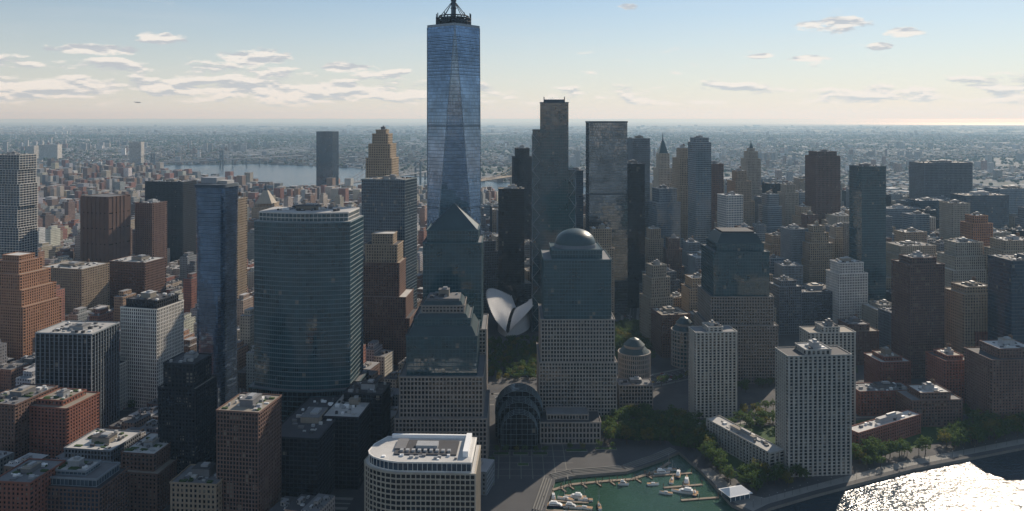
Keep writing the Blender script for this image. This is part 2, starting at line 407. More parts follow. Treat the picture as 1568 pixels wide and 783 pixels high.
# ------------------------------------------------------------ left side
tw('stacked_glass_apartment_tower',-12,36,238,1355,40,ST('white','blue',4.2,6,.4,1.0,.9,1.4),[(1,1,.5),(.94,1.05,.65),(1.04,.95,.8),(.9,.98,.9),(.98,.9,1)],yaw=-12)
o,b=tw('windowless_telephone_exchange_tower',124,178,302,1435,50,ST('brown','bronze',30,9,6,1.6,26,1.0),yaw=-18,cl=False)
tw('brown_slab_tower',208,240,312,1500,40,ST('brown','bronze',4,4,2,.7,1.6,.3),yaw=-15)
tw('federal_office_slab',222,286,279,1650,50,ST('darksteel','dark',4,3,1.2,.6,1.5,.2),yaw=-10)
tw('tan_apartment_tower',345,366,306,1150,30,tanb,yaw=-10,tank=True)
tw('pyramid_top_courthouse',385,423,312,1900,50,tanb,[(1.4,1.2,.6),(1,1,.9),(.8,.8,1)],cl=False)
tw('stepped_orange_brick_building',-40,52,396,1000,60,orangeb,[(1,1,.55),(.86,.9,.7),(.7,.8,.84),(.5,.6,.95),(.35,.4,1)],yaw=-14,cl=False)
tw('brick_loft_building',62,138,412,1180,55,tanb,yaw=-14,tank=True)
tw('brown_office_block',168,232,402,1260,50,ST('brown','dark',4,3,1.4,.4,1.6,.3),yaw=-14)
tw('white_grid_apartment_tower',187,252,462,850,44,whiteg,[(1,1,.93),(.85,.8,1,ST('darksteel','dark'))],yaw=-14)
tw('finned_dark_office_block',55,146,512,780,46,finw,yaw=-5,rm=ROOF[2])
tw('brick_apartment_building',36,112,618,700,42,brick,[(1,1,.93),(.6,.7,1)],yaw=-10,rm=ROOF[3],garden=True)
tw('dark_brick_apartment_tower',244,306,560,650,34,ST('darksteel','window',3.1,3,1.1,.4,1.2,.3),[(1,1,.82),(.8,.85,1)],yaw=-8)
tw('brown_brick_apartment_tower',335,404,632,590,38,ST('brownbrick','window',3.1,2.6,.8,.4,.9,.3),yaw=-9,rm=ROOF[3],garden=True)
tw('glass_penthouse_apartment_building',22,160,730,560,34,ST('brownbrick','blue',3.2,3,.9,.4,1,.3),[(1,1,.86),(.86,.8,.95,palec),(.5,.5,1,palec)],yaw=-6,garden=True)
tw('brick_apartment_building',-30,34,620,690,50,brownb,yaw=-10,garden=True)
tw('brick_apartment_building',100,178,690,640,40,greyst,yaw=-8,garden=True)
tw('brick_apartment_building',172,250,700,625,50,brownb,[(1,1,.7),(.7,.8,1)],yaw=-8,garden=True)
tw('brick_apartment_building',150,196,520,890,40,brick,yaw=-12,tank=True)
tw('white_loft_building',150,186,560,840,40,whiteg,yaw=-10)
tw('low_rooftop_building',262,336,742,585,30,tanb,yaw=-6,garden=True)
tw('brick_apartment_building',-10,52,740,545,36,brick,yaw=-6,garden=True)
tw('glass_hotel_block',420,498,672,628,95,ST('darksteel','dark',3.6,3.4,.4,.3,.8,.2),yaw=-6,rm=ROOF[0])
tw('glass_hotel_block',500,556,640,665,70,ST('darksteel','dark',3.6,3.4,.4,.3,.8,.2),yaw=-6,rm=ROOF[2])
tw('glass_office_block',528,588,604,700,30,ST('darksteel','dark',4,3.4,.3,.3,.8,.2),yaw=-6,rm=ROOF[0])
tw('river_apartment_tower',485,514,202,3170,45,bluec,yaw=-20,cl=False)
tw('white_apartment_slab',198,216,218,4700,40,whiteg,cl=False); tw('white_apartment_slab',60,88,222,6000,60,whiteg,cl=False); tw('white_apartment_slab',40,52,224,6100,60,whiteg,cl=False)
def fore():
    b=B(); d=572; x=X(640,d); st=ST('limestone','dark',3.8,3.6,.7,.5,1.1,.35)
    pts=[(-42,-4),(-40,-10),(-36,-15),(-30,-19),(-23,-22),(-15,-24),(42,-24),(42,26),(-32,26),(-40,10)]
    polytower(b,pts,0,54,st,ROOF[2]); b2=[(px*.93,py*.9) for px,py in pts]
    polytower(b,b2,54.9,61,ST('white','blue',5,3.5,.3,.3,.8,.3),ROOF[2])
    b.box(4,2,62.1,63.2,46,26,ROOF[0]); b.box(4,2,63.1,66,16,9,METAL); b.box(-16,6,62.3,64,8,18,ROOF[1]); b.box(34,4,62.3,66.5,4,34,WHITE); b.box(4,21,62.3,65,60,2,WHITE)
    for i in range(9): b.box(-14+i*4.4,-6,63.2,64.6,2.4,3,METAL)
    for i in range(14): b.box(random.uniform(-28,30),random.uniform(-18,-12),62.3,62.3+random.uniform(.6,1.6),random.uniform(1,3),random.uniform(1,2.5),random.choice([METAL,ROOF[1],WHITE]))
    b.build('curved_corner_office_building',(x,d+24,0),math.radians(-2)); reg(x,d+24,88,56)
fore()
# ------------------------------------------------------------ financial district named towers
FD=[('black_hotel_slab',763,803,290,1250,26,darkv,None,0),
('dark_office_tower',785,814,228,1600,36,darkv,[(1,1,.93),(.7,1,1)],5),
('glass_office_tower',872,892,262,1420,36,bluec,None,5),
('stone_office_tower',903,940,352,1190,30,tanb,[(1,1,.8),(.8,.8,1)],4),
('grey_office_tower',940,962,338,1300,30,greyst,None,8),
('black_office_tower',958,985,252,1300,40,darkv,None,10),
('grey_steel_office_tower',965,993,213,1500,40,steelv,None,10),
('setback_stone_skyscraper',1006,1028,236,1750,32,lime,[(1.3,1.3,.6),(1,1,.86),(.7,.7,1)],12),
('glass_setback_office_tower',1001,1040,290,1450,40,palec,[(1,1,.86),(.75,.8,1)],14),
('brown_setback_skyscraper',1037,1060,228,1600,36,tanb,[(1.2,1.2,.7),(1,1,.92),(.6,.6,1)],12),
('slender_steel_skyscraper',1062,1087,212,1480,36,palec,[(1,1,.97),(.8,.8,1)],12),
('brown_office_tower',1087,1106,252,1560,34,ST('brown','dark'),None,12),
('white_glass_office_tower',1108,1136,300,1350,32,ST('white','pale',4,3,.8,.3,1.2,.3),None,14),
('tan_setback_skyscraper',1122,1149,263,1600,34,tanb,[(1.3,1.2,.7),(1,1,.9),(.6,.6,1)],14),
('crowned_stone_skyscraper',1142,1164,228,1850,34,lime,[(1.4,1.3,.6),(1,1,.9),(.7,.7,.97),(.4,.4,1)],10),
('grey_office_tower',1165,1196,303,1700,40,greyst,None,10),
('dark_office_tower',1176,1200,282,1750,36,darkv,None,12),
('tan_office_tower',1200,1222,284,1680,34,lime,[(1,1,.9),(.7,.7,1)],10),
('grey_office_tower',1207,1236,352,1300,32,steelv,None,12),
('tan_setback_skyscraper',1223,1246,318,1600,34,tanb,[(1,1,.85),(.7,.7,1)],10),
('tan_setback_skyscraper',1237,1275,348,1280,36,tanb,[(1.1,1.1,.6),(1,1,.8),(.75,.75,.92),(.5,.5,1)],8),
('dark_crowned_skyscraper',1246,1286,233,1700,46,ST('brown','dark',4,3,1.3,.5,1.1,.2),[(1,1,.96),(.8,.8,1)],8),
('tan_office_tower',1276,1314,332,1500,40,lime,[(1,1,.85),(.8,.8,1)],8),
('white_grid_office_building',1280,1328,404,1150,34,whiteg,[(1,1,.85),(.8,.8,1)],10),
('green_glass_condominium_tower',1316,1356,256,1200,34,ST('teal','teal',3.8,2.6,.2,.2,.8,.25),None,8),
('grey_office_slab',1356,1410,320,1700,40,palec,None,8),
('blue_glass_office_tower',1405,1450,308,1720,40,bluec,None,8),
('beige_classical_office_building',1372,1440,378,1250,50,lime,[(1,1,.88),(.85,.85,1)],6),
('brick_condominium_tower',1388,1446,397,950,36,ST('brownbrick','window',3.1,2.8,1.1,.4,1.1,.3),[(1,1,.95),(.7,.7,1)],8),
('large_grid_office_slab',1411,1490,250,1900,60,ST('granite','dark',4,3.2,1.2,.5,1.3,.3),None,6),
('dark_glass_office_slab',1475,1546,300,1650,50,bluec,None,6),
('pale_glass_office_tower',1527,1585,290,1800,50,palec,None,6),
('limestone_stepped_tower',1455,1526,374,1150,50,lime,[(1,1,.7),(.8,.85,.85),(.6,.6,1)],6),
('copper_top_brick_tower',1488,1520,332,1210,30,ST('orangebrick','dark'),[(1,1,.93),(.7,.7,1)],6),
('tan_brick_apartment_tower',1472,1532,442,950,40,tanb,[(1,1,.93),(.7,.7,1)],6),
('tan_brick_apartment_tower',1533,1600,370,1120,40,tanb,[(1,1,.9),(.8,.8,1)],5),
('blue_glass_condominium_tower',1545,1620,400,900,40,bluec,None,5),
('tan_apartment_tower',1053,1092,428,1090,34,tanb,[(1,1,.85),(.75,.8,1)],8),
('red_office_block',975,1014,425,1330,36,ST('redbrick','dark'),None,10),
('grey_apartment_tower',1190,1226,432,1140,34,ST('granite','window'),[(1,1,.9),(.7,.7,1)],8),
('grey_office_block',1222,1290,448,1160,50,greyst,None,8),
('grey_apartment_tower',1062,1100,395,1250,34,steelv,None,10),
('tan_office_tower',1176,1212,362,1400,34,tanb,[(1,1,.85),(.7,.8,1)],10),
('brick_apartment_building',1346,1394,550,890,36,brick,[(1,1,.9),(.6,.7,1)],6),
('brick_apartment_tower',1444,1486,548,850,34,brick,[(1,1,.93),(.6,.7,1)],6),
('brick_apartment_building',1394,1474,604,800,30,brownb,[(1,1,.8),(.6,.8,1)],4),
('brick_apartment_building',1515,1610,538,800,44,brownb,[(1,1,.88),(.6,.7,1)],4),
('low_brick_apartment_building',1314,1400,600,830,26,brick,None,4),
('brick_apartment_building',1290,1345,500,1000,40,brownb,[(1,1,.85),(.6,.7,1)],6),
('tan_apartment_building',1340,1384,470,1100,40,lime,[(1,1,.9),(.6,.7,1)],6),
('tan_apartment_building',1440,1475,480,1060,34,tanb,None,6),
('brick_apartment_building',1490,1540,500,950,34,brick,[(1,1,.88),(.6,.7,1)],6),
('gateway_apartment_slab',1063,1128,503,824,24,conc,[(1,1,.95),(.35,.8,1)],5),
('gateway_apartment_slab',1238,1310,503,800,24,conc,[(1,1,.95),(.35,.8,1)],4),
('gateway_apartment_slab',1203,1304,538,690,26,conc,[(1,1,.96),(.4,.8,1)],5),
]
for r in FD:
    tw(r[0],r[1],r[2],r[3],r[4],r[5],r[6],r[7],yaw=r[8],tank=(r[6] in (brick,tanb,brownb)))
def wing(name,pts_px,h,wd,st):
    (x0,y0),(x1,y1)=[G(*p) for p in pts_px]; L=math.hypot(x1-x0,y1-y0); a=math.atan2(y1-y0,x1-x0)
    b=B(); tier(b,0,0,L,wd,0,h,st,rm=ROOF[2]); clutter(b,0,0,L*.8,wd*.6,h+.2); b.build(name,((x0+x1)/2,(y0+y1)/2,0),a); reg((x0+x1)/2,(y0+y1)/2,abs(x1-x0)+8,abs(y1-y0)+8)
wing('low_concrete_apartment_wing',((1092,672),(1190,728)),20,16,conc)
wing('low_brick_apartment_wing',((1305,690),(1400,660)),18,14,brick)
def spire(name,px,yt,yb,d,w,mat):
    b=B(); z0,z1=Z(yb,d),Z(yt,d); b.frus(sq(w),z0,sq(w*.25),z0+(z1-z0)*.6,mat,True); b.cyl(0,0,w*.1,z0+(z1-z0)*.6,.3,z1,W['steel'],8)
    b.build(name,(X(px,d),d+16,0))
spire('copper_spire',1017,203,236,1750,20,COPPER); spire('stone_spire',1153,215,228,1850,9,COPPER); spire('courthouse_pyramid_roof',404,280,312,1900,40,W['limestone'])
# ------------------------------------------------------------ glass atrium
def wintergarden():
    b=B(); d=745; x=X(795,d); g=Gs['dark']; y0=0; M=W['midgrey']
    for (r,y1,sp) in ((17,14,16),(20,30,19),(23,52,22)):
        n=20; pts=[(r*math.cos(math.pi*i/n),sp+r*math.sin(math.pi*i/n)) for i in range(n+1)]+[(-r,0),(r,0)]
        k=len(pts); vs=[(p[0],y0,p[1]) for p in pts]+[(p[0],y1,p[1]) for p in pts]
        b.poly(vs,[list(range(k)),]+[[i,(i+1)%k,k+(i+1)%k,k+i][::-1] for i in range(k)],g)
        for yy in np.arange(y0,y1+.1,4):
            for i in range(n): b.beam((pts[i][0]*1.01,yy,pts[i][1]+.15),(pts[i+1][0]*1.01,yy,pts[i+1][1]+.15),.4,M)
        for i in range(0,n+1,2): b.beam((pts[i][0]*1.01,y0,pts[i][1]+.15),(pts[i][0]*1.01,y1,pts[i][1]+.15),.3,M)
        for i in range(1,n,2): b.beam((pts[i][0],y0-.2,0),(pts[i][0],y0-.2,pts[i][1]),.3,M)
        for z in range(4,int(sp+r),5):
            hw=r if z<sp else math.sqrt(max(0,r*r-(z-sp)**2)); b.beam((-hw,y0-.25,z),(hw,y0-.25,z),.3,M)
        y0=y1
    b.build('glass_barrel_vault_atrium',(x,d,0)); reg(x,d+26,48,56)
    b=B(); tier(b,0,0,58,30,0,20,ST('pinkgranite','dark',5,3.4,1.4,.4,1.4,.3),rm=ROOF[0]); tier(b,-2,2,40,20,20,25,gran,rm=ROOF[1]); b.build('waterfront_retail_pavilion',(X(873,760),772,0)); reg(X(873,760),772,58,30)
wintergarden()
def gatehouse(px,d,r,h):
    b=B(); st=ST('pinkgranite','teal',5,3,1.2,.4,1.6,.3); a=[math.pi*2*i/24 for i in range(24)]
    polytower(b,[(r*math.cos(t),r*math.sin(t)) for t in a],0,h,st,COPPER)
    b.cyl(0,0,r*.95,h+1.3,r*.7,h+6,COPPER,24); b.cyl(0,0,r*.62,h+6,r*.62,h+9,W['pinkgranite'],24); b.cyl(0,0,r*.66,h+9,r*.3,h+15,COPPER,24); b.cyl(0,0,r*.3,h+15,.3,h+17,COPPER,24)
    b.build('copper_domed_gatehouse',(X(px,d),d+r,0)); reg(X(px,d),d+r,2*r,2*r)
gatehouse(975,880,18,46); gatehouse(1052,985,16,44)
tw('granite_podium_building',948,1000,585,850,22,gran,zt=24); 
# ------------------------------------------------------------ transit hub
def hub():
    b=B(); n=48; L=104
    def row(f): return [f(i/n) for i in range(n+1)]
    sn=lambda t,p: max(0,math.sin(math.pi*min(1,max(0,t))))**p
    for s in (-1,1):
        base=row(lambda t:(s*(22*sn(t,.6)+.5),-L/2+L*t,0)); mid=row(lambda t:(s*(21*sn(t,.6)+.5),-L/2+L*t,5+12*sn(t,1)))
        rail=row(lambda t:(s*2.5,-L/2+L*t,7+20*sn(t,.6)))
        tip=row(lambda t:(s*(7+(32 if s<0 else 26)*sn(t*.9+.05,.8)),-L/2-8+(L+16)*t,12+(40 if s<0 else 30)*sn(t*.72+.1,1.1)))
        for A,C in ((base,mid),(mid,rail),(rail,tip)):
            vs=A+C; b.poly(vs,[[i,i+1,n+2+i,n+1+i] for i in range(n)],WHITE)
        for i in range(0,n+1):
            for A,C in ((base,mid),(mid,rail)): b.beam(A[i],C[i],.7,WHITE)
            e=Vector(tip[i])+(Vector(tip[i])-Vector(rail[i]))*.06; b.beam(rail[i],e,.7,WHITE)
    b.build('white_winged_transit_hub',(X(787,1180),1180,0),math.radians(-10)); reg(X(786,1180),1180,80,112)
hub()
# ------------------------------------------------------------ land, water
HUD=[(-6500,300),(-60,300),(20,560),(26,628),(37,683),(54,691),(101,699),(134,722),(155,740),(166,700),(176,640),(190,622),(206,634),(250,656),(355,704),(482,750),(640,800),(900,930),(1350,1250),(1800,2000),(1600,2500),(1250,2640),(1050,2760),(400,2900),(0,2950),(-300,3120),(-700,3250),(-1000,3350),(-1500,3900),(-2100,4480),(-3500,4800),(-6500,5500)]
BRK=[(-60000,8000),(-6500,6200),(-3300,5350),(-2500,5200),(-1700,5450),(-1000,5000),(-500,4250),(0,3850),(600,3500),(1150,3450),(1700,3200),(2500,3700),(4000,5000),(6000,6200),(12000,8500),(60000,30000),(60000,42000),(25000,34000),(12000,40000),(3500,60000),(-3000,95000),(-100000,100000)]
def inside(x,y,P):
    c=False; n=len(P)
    for i in range(n):
        x0,y0=P[i];x1,y1=P[(i+1)%n]
        if (y0>y)!=(y1>y) and x<(x1-x0)*(y-y0)/(y1-y0)+x0: c=not c
    return c
def land(name,P,mat,edge):
    b=B(); n=len(P); b.poly([(x,y,0) for x,y in P],[list(range(n))],mat)
    b.poly([(x,y,0) for x,y in P]+[(x,y,-6) for x,y in P],[[i,n+i,n+(i+1)%n,(i+1)%n] for i in range(n)],edge)
    return b.build(name)
mg,t,p=newmat('city_ground'); tc=t.n('ShaderNodeTexCoord'); nn=t.noise(tc.outputs['Object'],.02,5)[0]; n2=t.noise(tc.outputs['Object'],.3,3)[0]
t.put(p.inputs['Base Color'],t.mix(t.mr(t.m('ADD',nn,t.m('MULTIPLY',n2,.3)),.5,.8),(.045,.046,.05,1),(.085,.082,.08,1))); p.inputs['Roughness'].default_value=.9
mb,t,p=newmat('outer_borough_ground'); tc=t.n('ShaderNodeTexCoord'); vo=t.n('ShaderNodeTexVoronoi'); t.put(vo.inputs['Vector'],tc.outputs['Object']); vo.inputs['Scale'].default_value=.012
sv=t.sep(vo.outputs['Color']); n3=t.noise(tc.outputs['Object'],.0007,4)[0]; n4=t.noise(tc.outputs['Object'],.006,3)[0]
c=t.mix(t.m('POWER',sv[0],3.0),(.04,.048,.055,1),(.26,.27,.28,1)); c=t.mix(t.mr(t.m('ADD',n3,t.m('MULTIPLY',t.m('SUBTRACT',n4,.5),.8)),.47,.58),c,(.018,.034,.024,1))
t.put(p.inputs['Base Color'],c); p.inputs['Roughness'].default_value=.95
SEAWALL=wall_mat('seawall_stone',(.2,.19,.17))
land('manhattan_ground',HUD,mg,SEAWALL); land('brooklyn_ground',BRK,mb,SEAWALL)
def water_mat(name,col,rough,sc,dist,ior=1.33,det=4,big=1.5):
    m,t,p=newmat(name); tc=t.n('ShaderNodeTexCoord')
    a=t.noise(t.vm('MULTIPLY',tc.outputs['Object'],(1,1.7,1)),sc,det,.6)[0]; b_=t.noise(tc.outputs['Object'],sc*.12,2)[0]
    n2=t.noise(tc.outputs['Object'],sc*.05,3)[0]
    p.inputs['IOR'].default_value=ior
    t.put(p.inputs['Base Color'],t.mix(n2,c4([q*.7 for q in col]),c4([q*1.4 for q in col]))); p.inputs['Roughness'].default_value=rough
    bp=t.n('ShaderNodeBump'); bp.inputs['Distance'].default_value=dist; bp.inputs['Strength'].default_value=1
    t.put(bp.inputs['Height'],t.m('ADD',a,t.m('MULTIPLY',b_,big))); t.put(p.inputs['Normal'],bp.outputs[0]); return m
WM=water_mat('river_water',(.01,.026,.04),.17,.16,1.15,det=3,big=3.0); CM=water_mat('cove_water',(.028,.07,.045),.1,.5,.3); OM=water_mat('ocean_water',(.02,.04,.06),.5,.02,3)
def sheet(name,P,z,mat):
    b=B(); b.poly([(x,y,z) for x,y in P],[list(range(len(P)))],mat); return b.build(name)
sheet('ocean',[(-300000,5600),(300000,5600),(300000,300000),(-300000,300000)],-2.5,OM)
sheet('river_water',[(-300000,-60000),(300000,-60000),(300000,5600),(-300000,5600)],-2.5,WM)
sheet('cove_water',[(-58,480),(185,480),(186,622),(176,640),(166,700),(156,741),(130,724),(100,701),(50,693),(35,685),(24,628),(18,560)],-2.45,CM)
land('barrier_island',[(22000,70000),(60000,76000),(60000,79000),(22000,72500)],mb,SEAWALL)
# ------------------------------------------------------------ roads & plazas
mroad,t,p=newmat('asphalt'); tc=t.n('ShaderNodeTexCoord'); t.put(p.inputs['Base Color'],t.mix(t.noise(tc.outputs['Object'],.15,4)[0],(.035,.035,.037,1),(.07,.07,.072,1))); p.inputs['Roughness'].default_value=.85
PAVE=wall_mat('pale_paving',(.2,.195,.18)); PLZ=wall_mat('plaza_paving',(.085,.086,.09)); LINE=wall_mat('road_paint',(.75,.75,.72),.7,.1); GRASS=wall_mat('park_grass',(.05,.09,.03),.95,.4)
def strip(name,pts,wd,z,mat,kerb=False,lanes=0):
    b=B()
    for i in range(len(pts)-1):
        (x0,y0),(x1,y1)=pts[i],pts[i+1]; L=math.hypot(x1-x0,y1-y0); a=math.atan2(y1-y0,x1-x0); mx,my=(x0+x1)/2,(y0+y1)/2
        nx,ny=-math.sin(a),math.cos(a)
        b.poly([(x0+nx*wd/2,y0+ny*wd/2,z+i*.002),(x0-nx*wd/2,y0-ny*wd/2,z+i*.002),(x1-nx*wd/2,y1-ny*wd/2,z+i*.002),(x1+nx*wd/2,y1+ny*wd/2,z+i*.002)],[[0,1,2,3]],mat)
        if kerb:
            for s in (-1,1): b.box(mx+nx*s*(wd/2+2),my+ny*s*(wd/2+2),z-.02,z+.14,L,4,PAVE,a)
        for k in range(1,lanes):
            off=-wd/2+wd*k/lanes
            if k==lanes//2: b.box(mx+nx*off,my+ny*off,z,z+.15,L,1.6,PAVE,a)
            else:
                for q in range(int(L/9)):
                    tq=(q*9+3)/L; b.box(x0+(x1-x0)*tq+nx*off,y0+(y1-y0)*tq+ny*off,z+.006,z+.012,3.5,.25,LINE,a)
    return b.build(name)
west=[(-1500,840),(-500,858),(-20,878),(105,905),(330,1035),(700,1160),(1200,1500)]
strip('west_street_road',west,30,.02,mroad,True,8)
strip('liberty_street_road',[(120,900),(150,1010),(185,1250),(300,1900)],20,.03,mroad,True,4)
strip('battery_park_city_street',[(-600,660),(-330,655),(-130,640)],12,.02,mroad,True,2)
strip('south_end_avenue',[(190,800),(260,830),(420,835),(560,850)],12,.02,mroad,True,2)
strip('tribeca_avenue',[(-300,880),(-520,1500),(-900,2600)],16,.03,mroad,True,4)
sheet('waterfront_plaza',[(-35,600),(26,628),(37,683),(54,691),(101,699),(134,722),(155,740),(150,765),(60,770),(-20,768),(-35,700)],.012,PLZ)
sheet('river_esplanade',[(166,702),(178,644),(190,628),(206,640),(250,662),(355,710),(482,756),(640,806),(640,816),(482,766),(355,720),(250,671),(206,650),(188,660),(176,706)],.016,PAVE)
sheet('park_grass',[(90,775),(180,745),(200,700),(230,690),(430,770),(430,830),(250,800),(160,830)],.008,GRASS)
sheet('memorial_plaza',[(-45,930),(110,930),(120,1110),(-45,1110)],.016,PLZ)
for px_ in (0,1):
    b=B(); cx,cy=(10+px_*55,975+px_*70)
    for s in (-1,1): b.box(cx,cy+s*20,0,1,42,2,W['darksteel']); b.box(cx+s*20,cy,0,.98,2,38,W['darksteel'])
    b.box(cx,cy,.02,.3,38,38,CM); b.build('memorial_pool')
b=B()
edge=[(26,628),(37,683),(54,691),(101,699),(134,722),(155,740)]
for i in range(len(edge)-1):
    (x0,y0),(x1,y1)=edge[i],edge[i+1]; L=math.hypot(x1-x0,y1-y0); a=math.atan2(y1-y0,x1-x0)
    for k in range(4): b.box((x0+x1)/2-math.sin(a)*(3+k*2.2),(y0+y1)/2+math.cos(a)*(3+k*2.2),.0,.25+k*.28,L,.9,PAVE,a)
b.build('quay_steps')
b=B()
for i in range(8): b.box(-22+i*10,722,.016,.022,.8,76,PAVE)
for i in range(6): b.box(15,690+i*13,.024,.03,80,.8,PAVE)
b.build('plaza_paving_bands')
for (cx,cy,w_,d_) in ((-10,735,14,6),(8,735,14,6),(26,735,14,6),(60,742,20,5),(88,746,20,5),(-18,705,6,16),(-18,680,6,16),(10,712,10,5)):
    b=B(); b.box(cx,cy,0,.6,w_,d_,PAVE); b.box(cx,cy,.55,.75,w_-.8,d_-.8,GRASS); b.build('tree_planter')
b=B()
def dock(p,q,wd=2.6):
    L=math.hypot(q[0]-p[0],q[1]-p[1]); a=math.atan2(q[1]-p[1],q[0]-p[0]); b.box((p[0]+q[0])/2,(p[1]+q[1])/2,-2.3,-1.7,L,wd,DOCK,a)
    for t_ in (0,.5,1): b.cyl(p[0]+(q[0]-p[0])*t_,p[1]+(q[1]-p[1])*t_+wd/2,.25,-4,.25,1.2,WOOD,8)
DOCK=wall_mat('dock_planks',(.26,.21,.16))
cpts=[(34,668),(50,678),(78,684),(104,688),(128,704),(143,722)]
for i in range(len(cpts)-1): dock(cpts[i],cpts[i+1],3.2)
for i in range(1,9): 
    t_=i/9*4; k=int(t_); f=t_-k; xx=cpts[k][0]*(1-f)+cpts[k+1][0]*f; yy=cpts[k][1]*(1-f)+cpts[k+1][1]*f; dock((xx,yy),(xx+4,yy-8),1.4)
dock((158,700),(120,694)); dock((162,678),(128,672)); dock((170,655),(138,650)); dock((26,650),(62,646)); dock((26,634),(64,630))
b.build('floating_marina_dock')
# ------------------------------------------------------------ boats
HULL=wall_mat('hull_white',(.8,.8,.78),.35,.05); TEAK=wall_mat('teak_deck',(.35,.22,.12)); NAVY=wall_mat('hull_navy',(.03,.04,.08),.3)
def yacht(name,L,bm,sail,hullm):
    b=B(); st=[]; n=8
    for i in range(n+1):
        t_=i/n; wv=bm/2*(math.sin(min(1,(1-t_)*1.25)*math.pi/2)); st.append((L*(t_-.5),max(.04,wv),.3+.7*t_*t_))
    vs=[]
    for x,w_,r in st: vs+=[(x,-w_,1.0+r),(x,-w_*.7,-.3),(x,0,-.6),(x,w_*.7,-.3),(x,w_,1.0+r)]
    fs=[]
    for i in range(n):
        for j in range(4): fs.append([i*5+j,i*5+j+1,(i+1)*5+j+1,(i+1)*5+j])
    fs.append([0,1,2,3,4]); b.poly(vs,fs,hullm)
    b.poly([(x,-w_*.96,.95+r) for x,w_,r in st]+[(x,w_*.96,.95+r) for x,w_,r in st],[[i,i+1,n+2+i,n+1+i] for i in range(n)],TEAK)
    if sail:
        b.frus([(-L*.15,-bm*.28),(L*.2,-bm*.2),(L*.2,bm*.2),(-L*.15,bm*.28)],1.2,[(-L*.13,-bm*.24),(L*.14,-bm*.16),(L*.14,bm*.16),(-L*.13,bm*.24)],2.1,HULL)
        b.cyl(L*.08,0,.16,1,.08,L*1.25,METAL,8); b.beam((L*.08,0,2.6),(-L*.35,0,2.6),.3,NAVY); b.beam((L*.08,0,L*1.2),(L*.49,0,1.6),.05,METAL); b.beam((L*.08,0,L*1.2),(-L*.49,0,1.4),.05,METAL)
        b.beam((L*.08,-bm*.4,L*.7),(L*.08,bm*.4,L*.7),.08,METAL)
    else:
        b.frus([(-L*.32,-bm*.36),(L*.25,-bm*.3),(L*.25,bm*.3),(-L*.32,bm*.36)],1.2,[(-L*.3,-bm*.33),(L*.12,-bm*.26),(L*.12,bm*.26),(-L*.3,bm*.33)],2.9,HULL)
        b.box(-L*.08,0,1.9,2.4,L*.42,bm*.7,Gs['dark']); b.frus([(-L*.25,-bm*.28),(L*.05,-bm*.24),(L*.05,bm*.24),(-L*.25,bm*.28)],2.9,[(-L*.24,-bm*.25),(-L*.02,-bm*.2),(-L*.02,bm*.2),(-L*.24,bm*.25)],4.3,HULL)
        b.cyl(-L*.12,0,.1,4.3,.06,6.5,METAL,6)
    return b.build(name)
boats=[(132,700,15,False),(140,706,12,True),(146,698,18,False),(138,686,14,True),(150,684,20,False),(144,664,22,False),(128,662,11,True),(152,662,12,True),(34,655,16,False),(44,652,14,True),(52,655,18,False),(60,650,12,True),(36,640,20,False),(48,638,16,False),(58,637,13,True),(70,640,12,True),(40,624,18,False),(56,622,15,False),(120,678,10,True),(95,678,9,False)]
for i,(x,y,L,sl) in enumerate(boats):
    o=yacht('sailboat' if sl else 'motor_yacht',L,L*.27,sl,NAVY if i%5==2 else HULL); o.location=(x,y,-2.2); o.rotation_euler=(0,0,math.radians(random.choice([170,-10,80])+random.uniform(-12,12)))
b=B(); b.box(0,0,0,4.5,18,12,Gs['pale']); 
for i in range(5): b.box(-9+4.5*i,-6.1,0,4.6,.4,.4,WHITE); b.box(-9+4.5*i,6.1,0,4.6,.4,.4,WHITE)
b.frus(sq(21,15),4.6,sq(12,.6),8.5,WHITE,True); b.box(0,0,4.4,4.7,22,16,WHITE); b.build('white_roof_pavilion',(183,652,0),math.radians(20)); reg(183,652,20,16)
# ------------------------------------------------------------ cars
def carmesh(name,col):
    m=wall_mat(name+'_paint',col,.3,.03); b=B()
    prof=[(-2.2,.35),(2.2,.35),(2.25,.75),(1.3,.95),(-2.0,1.0),(-2.25,.8)]; k=len(prof)
    b.poly([(x,-.9,z) for x,z in prof]+[(x,.9,z) for x,z in prof],[list(range(k)),list(range(k,2*k))[::-1]]+[[i,k+i,k+(i+1)%k,(i+1)%k] for i in range(k)],m)
    b.frus([(-1.9,-.82),(1.1,-.82),(1.1,.82),(-1.9,.82)],.96,[(-1.4,-.65),(.4,-.65),(.4,.65),(-1.4,.65)],1.42,Gs['dark']); b.box(-.5,0,1.4,1.46,1.7,1.25,m)
    for x in (-1.4,1.4):
        for y in (-.85,.85):
            n=10; vs=[(x+.33*math.cos(2*math.pi*i/n),y+s,.33+.33*math.sin(2*math.pi*i/n)) for s in (-.12,.12) for i in range(n)]
            b.poly(vs,[list(range(n)),list(range(n,2*n))[::-1]]+[[i,n+i,n+(i+1)%n,(i+1)%n] for i in range(n)],W['darksteel'])
    o=b.build('car'); me=o.data; bpy.data.objects.remove(o); return me
CARS=[carmesh('white',(.7,.7,.7)),carmesh('black',(.03,.03,.03)),carmesh('silver',(.4,.41,.42)),carmesh('yellow',(.7,.42,.04)),carmesh('red',(.35,.04,.03))]
